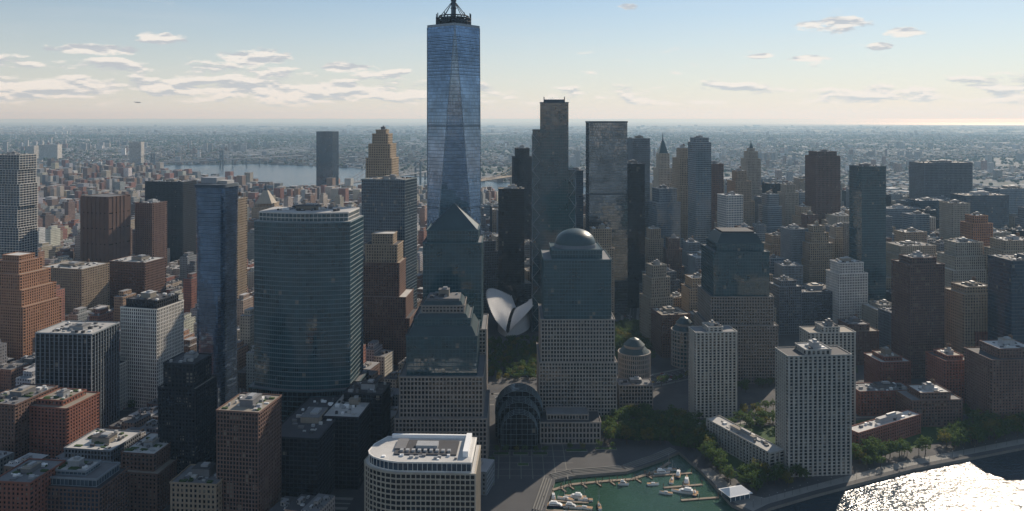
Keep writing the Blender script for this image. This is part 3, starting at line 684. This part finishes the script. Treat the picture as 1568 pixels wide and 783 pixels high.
def traffic(pts,wd,lanes,dens):
    for i in range(len(pts)-1):
        (x0,y0),(x1,y1)=pts[i],pts[i+1]; L=math.hypot(x1-x0,y1-y0); a=math.atan2(y1-y0,x1-x0)
        for k in range(lanes):
            off=-wd/2+wd*(k+.5)/lanes; s=random.uniform(0,20)
            while s<L:
                x=x0+(x1-x0)*s/L-math.sin(a)*off; y=y0+(y1-y0)*s/L+math.cos(a)*off
                if abs(x)<y*.68: link('car',random.choice(CARS),(x,y,.045),a+(0 if k<lanes/2 else math.pi))
                s+=random.uniform(8,dens)
traffic(west[1:6],30,8,70); traffic([(120,900),(150,1010),(185,1250)],20,4,40); traffic([(190,800),(260,830),(420,835)],12,2,40)
# ------------------------------------------------------------ trees
def leafmat(name,c1,c2):
    m,t,p=newmat(name); oi=t.n('ShaderNodeObjectInfo'); tc=t.n('ShaderNodeTexCoord'); n_=t.noise(tc.outputs['Object'],.45,2)[0]
    c=t.mix(t.mr(n_,.35,.65),c4(c1),c4(c2)); c=t.mix(t.m('MULTIPLY',t.m('GREATER_THAN',oi.outputs['Random'],.8),.6),c,(.22,.17,.035,1))
    t.put(p.inputs['Base Color'],c); p.inputs['Roughness'].default_value=.7; p.inputs['Specular IOR Level'].default_value=.2
    tr=t.n('ShaderNodeBsdfTranslucent'); t.put(tr.inputs[0],c); mx=t.n('ShaderNodeMixShader'); mx.inputs[0].default_value=.5
    t.nt.links.new(p.outputs[0],mx.inputs[1]); t.nt.links.new(tr.outputs[0],mx.inputs[2]); out=[n for n in t.nt.nodes if n.type=='OUTPUT_MATERIAL'][0]; t.nt.links.new(mx.outputs[0],out.inputs[0]); return m
LEAF=leafmat('foliage',(.06,.105,.03),(.11,.165,.045)); BARK=wall_mat('bark',(.1,.075,.055))
def treemesh(seed,H=13,R=5.2,nc=40,nl=15):
    r=random.Random(seed); b=B(); b.cyl(0,0,.35,0,.2,H*.55,BARK,7)
    for i in range(6):
        a=r.uniform(0,6.28); b.beam((0,0,H*r.uniform(.25,.5)),(R*.6*math.cos(a),R*.6*math.sin(a),H*r.uniform(.6,.85)),.16,BARK)
    vs=[];fs=[]
    for c in range(nc):
        th=r.uniform(0,6.28); ph=math.acos(r.uniform(-.75,1)); rr=R*(.45+.55*r.random()**.5)*(1+.25*math.sin(3*th+seed))
        cx,cy,cz=rr*math.sin(ph)*math.cos(th),rr*math.sin(ph)*math.sin(th),H*.62+rr*.85*math.cos(ph); cr=r.uniform(.7,1.5)
        for l in range(nl):
            p0=Vector((cx+r.gauss(0,cr*.6),cy+r.gauss(0,cr*.6),cz+r.gauss(0,cr*.45))); n_=Vector((r.gauss(0,1),r.gauss(0,1),r.gauss(.5,1))).normalized()
            u=n_.orthogonal().normalized()*r.uniform(.3,.6); w_=n_.cross(u).normalized()*r.uniform(.3,.55); k=len(vs)
            vs+=[p0-u-w_*.4,p0+u*.3-w_,p0+u+w_*.3,p0-u*.2+w_]; fs.append([k,k+1,k+2,k+3])
    b.poly(vs,fs,LEAF); o=b.build('plane_tree'); me=o.data; bpy.data.objects.remove(o); return me
TREES=[treemesh(i,12+i%3*1.5,4.6+.5*(i%3)) for i in range(5)]
def grove(poly,sp,name='plane_tree',chk=True,s0=.8,s1=1.3):
    xs=[p[0] for p in poly]; ys=[p[1] for p in poly]; y=min(ys)
    while y<max(ys):
        x=min(xs)
        while x<max(xs):
            px_,py_=x+random.uniform(-.4,.4)*sp,y+random.uniform(-.4,.4)*sp
            if inside(px_,py_,poly) and inside(px_,py_,HUD) and (not chk or all(not(abs(px_-a[0])<a[2]-3 and abs(py_-a[1])<a[3]-3) for a in HERO)) and random.random()>.1:
                link(name,random.choice(TREES),(px_,py_,0),random.uniform(0,6.28),random.uniform(s0,s1))
            x+=sp
        y+=sp
grove([(88,757),(150,752),(176,735),(186,770),(180,800),(140,835),(95,815)],7.5)
grove([(172,720),(186,665),(215,668),(255,690),(240,735),(215,790),(186,775)],7.5)
grove([(200,655),(250,675),(330,705),(330,722),(250,690),(200,670)],8,s0=.7,s1=1)
grove([(300,712),(395,735),(400,800),(320,790),(300,750)],8)
grove([(395,735),(480,765),(560,800),(560,830),(470,800),(395,765)],8,s0=.9,s1=1.4)
grove([(230,790),(330,800),(330,825),(230,815)],8,s0=.7,s1=1.1)
grove([(-40,935),(108,935),(118,1105),(-40,1105)],8.5,s0=.6,s1=.9)
grove([(130,1000),(175,1000),(200,1180),(150,1180)],9)
grove([(-420,668),(-330,668),(-330,690),(-420,690)],8,s0=.6,s1=.9)
grove([(-500,835),(-20,858),(-20,862),(-500,842)],10,s0=.6,s1=.9); grove([(110,885),(330,1005),(330,1012),(110,893)],9,s0=.6,s1=.9)
grove([(430,800),(600,845),(600,870),(430,830)],9); grove([(190,812),(330,845),(330,860),(190,830)],9,s0=.6,s1=.9)
grove([(200,870),(420,960),(420,975),(200,890)],9,s0=.7,s1=1)
for (cx,cy) in ((-14,735),(-6,735),(4,735),(12,735),(22,735),(30,735),(54,742),(66,742),(82,746),(94,746),(-18,711),(-18,700),(-18,686),(-18,675)): link('plaza_tree',random.choice(TREES),(cx,cy,.6),random.uniform(0,6),random.uniform(.5,.65))
b=B(); b.cyl(0,0,.12,0,.07,5.5,W['darksteel'],8); b.beam((0,0,5.4),(.9,0,5.7),.1,W['darksteel']); b.cyl(.9,0,.28,5.45,.1,5.75,WHITE,8); o=b.build('street_lamp'); LM=o.data; bpy.data.objects.remove(o)
for i in range(26):
    t_=i/25; xs=np.interp(t_,[0,.3,1],[192,250,482]); ys=np.interp(t_,[0,.3,1],[634,666,760]); link('street_lamp',LM,(xs,ys,0.02),1)
# ------------------------------------------------------------ infill
PAL=[(.25,.105,.075),(.19,.12,.095),(.33,.2,.14),(.36,.3,.23),(.42,.38,.32),(.27,.28,.29),(.58,.56,.52),(.13,.09,.075),(.22,.15,.115),(.44,.39,.32),(.16,.17,.18),(.28,.13,.095),(.32,.33,.34)]
def massing(name,A,T,mat):
    v,f=box_arrays(A); me=raw_mesh(name,v,f.ravel(),np.arange(len(f))*4,None,[mat])
    at=me.attributes.new('tint','FLOAT_COLOR','FACE'); c=np.ones((len(A),4),np.float32); c[:,:3]=T; at.data.foreach_set('color',np.repeat(c,6,axis=0).ravel())
    return link(name,me)
def tint():
    c=random.choice(PAL); k=random.uniform(.75,1.25); return [q*k*random.uniform(.95,1.05) for q in c]
def on_road(x,y,m=22):
    for pts in (west,[(120,900),(150,1010),(185,1250),(300,1900)]):
        for i in range(len(pts)-1):
            a=Vector(pts[i]);c=Vector(pts[i+1]);d=c-a; t_=max(0,min(1,(Vector((x,y))-a).dot(d)/d.length_squared))
            if (a+d*t_-Vector((x,y))).length<m: return True
    return False
yaw=math.radians(-14); co,si=math.cos(yaw),math.sin(yaw)
BWd,BDp=84,58
for gi in range(-60,60):
    for gj in range(0,80):
        lx,ly=gi*(BWd+15),gj*(BDp+13)
        bx,by=lx*co-ly*si,lx*si+ly*co+500
        if by<600 or bx>-40: continue
        if by>4700 or bx<-.72*by-80: continue
        A=[];T=[]
        big=by>2600; nx=random.choice([4,5,6]) if not big else 3; ny=2
        proj=big and random.random()<.18
        for i in range(nx):
            for j in range(ny):
                w=BWd/nx; d=BDp/ny; ox=-BWd/2+(i+.5)*w; oy=-BDp/2+(j+.5)*d
                cx,cy=bx+ox*co-oy*si,by+ox*si+oy*co
                if not inside(cx,cy,HUD) or not free(cx,cy,w*.9,d*.9) or on_road(cx,cy,26): continue
                if -45<cx<115 and 900<cy<1120: continue
                h=random.uniform(12,27) if random.random()<.72 else random.uniform(26,46)
                if random.random()<.06: h=random.uniform(45,80)
                if proj: h=random.uniform(45,65)
                if by<800: h=random.uniform(18,30)
                wr,dr=w*random.uniform(.9,.995),d*random.uniform(.8,.98); tt=tint()
                if proj: wr*=.6; dr*=.6
                A.append((cx,cy,0,h,wr,dr,yaw)); T.append(tt)
                if by<2600:
                    A.append((cx,cy+random.uniform(-2,2),h,h+random.uniform(2.5,4),wr*.25,dr*.25,yaw)); T.append([.3,.28,.26])
                    for q in range(4): 
                        qx,qy=random.uniform(-.38,.38)*wr,random.uniform(-.38,.38)*dr
                        A.append((cx+qx*co-qy*si,cy+qx*si+qy*co,h,h+random.uniform(1,2.4),random.uniform(1.5,4),random.uniform(1.5,4),yaw)); T.append([random.uniform(.1,.6)]*3)
                    if h>30: A.append((cx,cy,h,h+6,wr*.6,dr*.6,yaw)); T.append(tt)
        if A: massing('rowhouse_block',A,T,INF)
stl=[(lime,'stone_office_building'),(tanb,'tan_brick_office_building'),(greyst,'granite_office_building'),(steelv,'steel_office_building'),(palec,'glass_office_building'),(darkv,'dark_office_building'),(brick,'brick_apartment_building'),(bluec,'blue_glass_office_building'),(brownb,'brick_office_building'),(conc,'concrete_apartment_building')]
wts=[6,5,5,4,4,3,2,3,2,2]
yaw=math.radians(10); co,si=math.cos(yaw),math.sin(yaw); cnt=0
for gi in range(-5,50):
    for gj in range(0,46):
        lx,ly=gi*50+random.uniform(-3,3),gj*48+random.uniform(-3,3); x,y=lx*co-ly*si-30,lx*si+ly*co+960
        if x<-80 or y<1130+0 and x<130: continue
        if y>2850 or abs(x)>.7*y or y<960: continue
        w,d=random.uniform(28,42),random.uniform(28,42)
        if not inside(x,y+25,HUD) or not free(x,y,w*.85,d*.85) or on_road(x,y,34): continue
        if -60<x<120 and y<1260: continue
        px=784+x/y*F
        cap=272 if y>1500 else (325 if y>1250 else 400)
        if px<1000: cap=max(cap,360 if y<1700 else 312)
        if px>1330: cap+=25
        if y<1100: cap=max(cap,470)
        hmax=310-(cap-181)*y/F
        h=min(hmax,random.choice([random.uniform(40,90),random.uniform(70,140),random.uniform(100,200)]))*random.uniform(.82,1)
        h=max(h,random.uniform(18,40))
        st,nm=random.choices(stl,wts)[0]; b=B()
        z=0; tiers=[(1,1,1)] if h<60 or random.random()<.4 else [(1,1,.6),(.82,.82,.85),(.6,.62,1)]
        for fw,fd,fz in tiers: tier(b,0,0,w*fw,d*fd,z,h*fz,st); z=h*fz
        clutter(b,0,0,w*tiers[-1][0]*.8,d*tiers[-1][1]*.8,h+.2,random.random()<.4)
        b.build(nm,(x,y,0),yaw+random.choice([0,0,.12,-.15])); cnt+=1
# outer boroughs
rng=np.random.default_rng(5)
FPAL=[(.2,.12,.1),(.22,.15,.12),(.3,.27,.24),(.35,.34,.33),(.25,.26,.28),(.55,.55,.55),(.12,.12,.13),(.25,.2,.17)]
def borough(name,n,d0,d1,smin,smax,hm,seed):
    A=[];T=[]; k=0
    u=rng.random(n); ds=np.sqrt(d0*d0+u*(d1*d1-d0*d0)); ts=rng.uniform(-.7,.7,n)
    for d,t_ in zip(ds,ts):
        x=t_*d; 
        if not inside(x,d,BRK): continue
        dn=mnoise.noise(Vector((x/900+seed,d/1300,3.1))); dn2=mnoise.noise(Vector((x/2600,d/2600,9.7)))
        if dn<-.22: continue
        x=round(x/70)*70+rng.uniform(-20,20); y=round(d/60)*60+rng.uniform(-14,14)
        big=dn>.28
        s=rng.uniform(smin,smax)*(1.9 if big else 1); h=hm*rng.uniform(.6,1.5)
        if rng.random()<(.035 if dn2>.15 else .006): h=rng.uniform(28,70)
        A.append((x,y,0,h,s*rng.uniform(.8,2),s,.3)); c=FPAL[rng.integers(len(FPAL))] if not big else FPAL[3+rng.integers(3)]; q=rng.uniform(.7,1.5); T.append([c[0]*q,c[1]*q,c[2]*q])
    massing(name,A,T,FAR)
borough('brooklyn_rowhouses',28000,3300,8500,9,22,11,1)
borough('brooklyn_rowhouses',20000,8500,17000,16,40,12,2)
borough('distant_city_blocks',9000,17000,30000,35,80,10,3)
A=[];T=[]
for (cx,cy,n,s,hh) in ((700,5200,36,350,110),(-2700,7500,14,400,90),(2600,5600,22,500,60),(-600,6500,16,500,60),(4200,7800,20,700,60),(-5200,9000,18,500,80)):
    for i in range(n): A.append((rng.normal(cx,s),rng.normal(cy,s),0,rng.uniform(.35,1)*hh,rng.uniform(22,40),rng.uniform(22,40),.3)); T.append([rng.uniform(.2,.45)]*3)
massing('distant_apartment_towers',A,T,FAR)
nT=18000; u=rng.random(nT); dd=np.sqrt(3300**2+u*(14000**2-3300**2)); tt_=rng.uniform(-.7,.7,nT)
keep=np.array([inside(a*b_,b_,BRK) for a,b_ in zip(tt_,dd)]); dd=dd[keep]; tt_=tt_[keep]; nT=len(dd); R=rng.uniform(5,11,nT)*(1+dd/14000)
ico=[]; 
for k in range(6): ico.append((math.cos(k*math.pi/3),math.sin(k*math.pi/3),.35))
for k in range(6): ico.append((.7*math.cos(k*math.pi/3+.5),.7*math.sin(k*math.pi/3+.5),1.0))
ico+= [(0,0,1.3),(0,0,0)]; ico=np.array(ico)
tri=[]
for k in range(6): tri+=[(k,(k+1)%6,6+k),(6+k,(k+1)%6,6+(k+1)%6),(6+k,6+(k+1)%6,12),((k+1)%6,k,13)]
tri=np.array(tri)
V=ico[None]*R[:,None,None]*rng.uniform(.75,1.25,(nT,14,1)); V[:,:,0]+=(tt_*dd)[:,None]; V[:,:,1]+=dd[:,None]
Ft=(tri[None]+(np.arange(nT)*14)[:,None,None]).reshape(-1,3)
link('distant_tree_canopy',raw_mesh('distant_tree_canopy',V.reshape(-1,3),Ft.ravel(),np.arange(len(Ft))*3,None,[wall_mat('distant_foliage',(.035,.055,.025),.9,.5)]))
# ------------------------------------------------------------ suspension bridges
def bridge(name,p0,p1,deckz,towerh,span,mat):
    b=B(); a=Vector(p0);c=Vector(p1); D=(c-a); L=D.length; u=D.normalized(); n=Vector((-u.y,u.x)); m=(a+c)/2
    def P(s,o,z): q=m+u*s+n*o; return (q.x,q.y,z)
    for o in (-12,12): b.beam(P(-L/2,o,deckz),P(L/2,o,deckz),5,mat)
    yawb=math.atan2(u.y,u.x); b.box(m.x,m.y,deckz-1,deckz+1.5,L,24,mat,yawb)
    for s in (-span/2,span/2):
        for o in (-13,13): b.beam(P(s,o,-3),P(s,o,towerh),7,mat)
        for z in (deckz+10,towerh-4,(deckz+towerh)/2): b.beam(P(s,-13,z),P(s,13,z),4,mat)
    for o in (-13,13):
        pr=None
        for i in range(41):
            s=-span+2*span*i/40; 
            if abs(s)<=span/2: z=deckz+6+(towerh-deckz-6)*(s/(span/2))**2
            else: z=towerh-(towerh-deckz)*((abs(s)-span/2)/(span/2))
            if pr: b.beam(pr,P(s,o,z),1.8,mat); 
            b.beam(P(s,o,deckz),P(s,o,z),.7,mat); pr=P(s,o,z)
    for i in range(-8,9):
        s=i*L/17
        if abs(s)>span/2+20: b.beam(P(s,0,0),P(s,0,deckz),6,mat)
    b.build(name)
bridge('suspension_bridge',(-2500,4150),(-1500,5700),41,102,480,W['granite'])
bridge('suspension_bridge',(-820,2900),(-250,4500),41,98,440,W['granite'])
bridge('stone_tower_suspension_bridge',(-450,2800),(250,4200),41,84,480,W['tan'])
b=B(); b.cyl(0,0,.1,-6,.9,-3,WHITE,10); b.cyl(0,0,.9,-3,.9,4,WHITE,10); b.cyl(0,0,.9,4,.2,6,WHITE,10)
o=b.build('fuselage'); o.rotation_euler=(0,math.radians(90),0)
b=B(); b.poly([(1,-.0,.6),(-.6,0,.6),(-.3,8,.9),(.5,8,.9)],[[0,1,2,3]],WHITE); b.poly([(1,-.0,.6),(-.6,0,.6),(-.3,-8,.9),(.5,-8,.9)],[[3,2,1,0]],WHITE); b.poly([(-4.8,0,0),(-6,0,0),(-6.2,0,2.2),(-5.5,0,2.2)],[[0,1,2,3]],WHITE); b.box(-5.4,0,.2,.35,1,5,WHITE)
w_=b.build('wings_and_tail'); e=bpy.data.objects.new('propeller_airplane',None); scene.collection.objects.link(e); o.parent=e; w_.parent=e
e.location=(X(211,1600),1600,Z(157,1600)); e.rotation_euler=(0,0,.3)
# ------------------------------------------------------------ haze volume
mh=bpy.data.materials.new('haze'); mh.use_nodes=True; nt=mh.node_tree; nt.nodes.clear(); out=nt.nodes.new('ShaderNodeOutputMaterial'); vs_=nt.nodes.new('ShaderNodeVolumeScatter')
vs_.inputs['Color'].default_value=(.45,.72,1,1); vs_.inputs['Density'].default_value=4.4e-5; vs_.inputs['Anisotropy'].default_value=.25; nt.links.new(vs_.outputs[0],out.inputs['Volume'])
b=B(); b.box(0,20000,-20,650,120000,100000,mh); b.build('atmosphere_haze')
# ------------------------------------------------------------ sky, sun
AZ=math.radians(33); EL=math.radians(31)
wd=bpy.data.worlds.new('World'); scene.world=wd; wd.use_nodes=True; t=NT(wd.node_tree); bg=wd.node_tree.nodes['Background']
try: wd.cycles.sampling_method='NONE'
except Exception as ex: print(ex)
sky=t.n('ShaderNodeTexSky',sky_type='NISHITA'); sky.sun_disc=False; sky.sun_elevation=EL; sky.sun_rotation=AZ; sky.altitude=300; sky.air_density=1; sky.dust_density=.15; sky.ozone_density=2.5
tc=t.n('ShaderNodeTexCoord'); D=tc.outputs['Generated']; s=t.sep(D)
n1=t.noise(t.vm('MULTIPLY',D,(17,17,70)),1.0,7,.6)[0]; n2=t.noise(t.vm('MULTIPLY',t.vm('ADD',D,(0,0,.004)),(17,17,70)),1.0,4,.6)[0]
lw=t.mr(s[0],.1,-.3)
bandL=t.m('MULTIPLY',t.mr(s[2],.02,.035),t.mr(s[2],.075,.055)); bandR=t.m('MULTIPLY',t.mr(s[2],.01,.02),t.mr(s[2],.05,.034))
band=t.m('ADD',t.m('MULTIPLY',bandL,t.m('MULTIPLY',lw,.16)),t.m('MULTIPLY',bandR,.14))
d=t.mr(t.m('ADD',n1,band),.61,.71)
d=t.m('MULTIPLY',d,t.mr(s[2],.008,.022))
d=t.m('MULTIPLY',d,t.m('SUBTRACT',1.0,t.m('MULTIPLY',t.mr(s[2],.065,.09),.9)))
nf=t.noise(t.vm('MULTIPLY',D,(40,40,90)),1.0,5,.6)[0]
for (px,py,rx,ry) in ((392,88,50,15),(1276,38,50,14),(248,60,36,11),(528,103,50,9),(962,10,16,7),(1385,50,26,9),(150,76,56,9),(1345,72,24,6),(1240,90,34,6),(1165,86,20,5)):
    a,e_=(px-784)/F,(181-py)/F; l=math.sqrt(1+a*a+e_*e_)
    q=t.m('ADD',t.m('POWER',t.m('ABSOLUTE',t.m('DIVIDE',t.m('SUBTRACT',s[0],a/l),rx/F)),2.0),t.m('POWER',t.m('ABSOLUTE',t.m('DIVIDE',t.m('SUBTRACT',s[2],e_/l),ry/F)),2.0))
    q=t.m('ADD',t.m('SUBTRACT',1.0,q),t.m('MULTIPLY',t.m('SUBTRACT',nf,.5),3.0))
    d=t.m('MAXIMUM',d,t.m('MULTIPLY',t.mr(q,.1,.7),t.m('GREATER_THAN',s[1],0)))
wis=t.mr(t.noise(t.vm('MULTIPLY',D,(2.2,2.2,22)),1.0,5,.65)[0],.45,.8)
sh=t.mr(t.m('SUBTRACT',n1,n2),-.07,.05)
cc=t.mix(sh,(5.8,6.1,6.6,1),(10.2,9.7,9.1,1))
hz=t.m('MULTIPLY',t.m('POWER',t.mr(s[2],.17,.0,smooth=False),1.3),.75)
base=t.mix(.15,sky.outputs[0],(5.6,7.0,8.2,1))
base=t.mix(hz,base,(8.4,7.9,7.3,1))
base=t.mix(t.m('MULTIPLY',wis,.2),base,(8.2,8.2,8.2,1))
t.put(bg.inputs[0],t.mix(t.m('MULTIPLY',d,.92),base,cc)); bg.inputs[1].default_value=.09
sl=bpy.data.lights.new('sun','SUN'); sl.energy=5.0; sl.angle=math.radians(.5); sl.color=(1,.88,.73); so=bpy.data.objects.new('sun',sl); scene.collection.objects.link(so)
sd=Vector((math.sin(AZ)*math.cos(EL),math.cos(AZ)*math.cos(EL),math.sin(EL))); so.rotation_euler=(-sd).to_track_quat('-Z','Y').to_euler()
# ------------------------------------------------------------ camera
cm=bpy.data.cameras.new('camera'); cm.lens=28; cm.sensor_width=36; cm.shift_y=-(391.5-181)/1568; cm.clip_start=1; cm.clip_end=600000
co_=bpy.data.objects.new('camera',cm); co_.location=(0,0,CAM_H); co_.rotation_euler=(math.radians(90),0,0); scene.collection.objects.link(co_); scene.camera=co_
scene.view_settings.view_transform='Standard'; scene.view_settings.look='None'; scene.view_settings.exposure=0
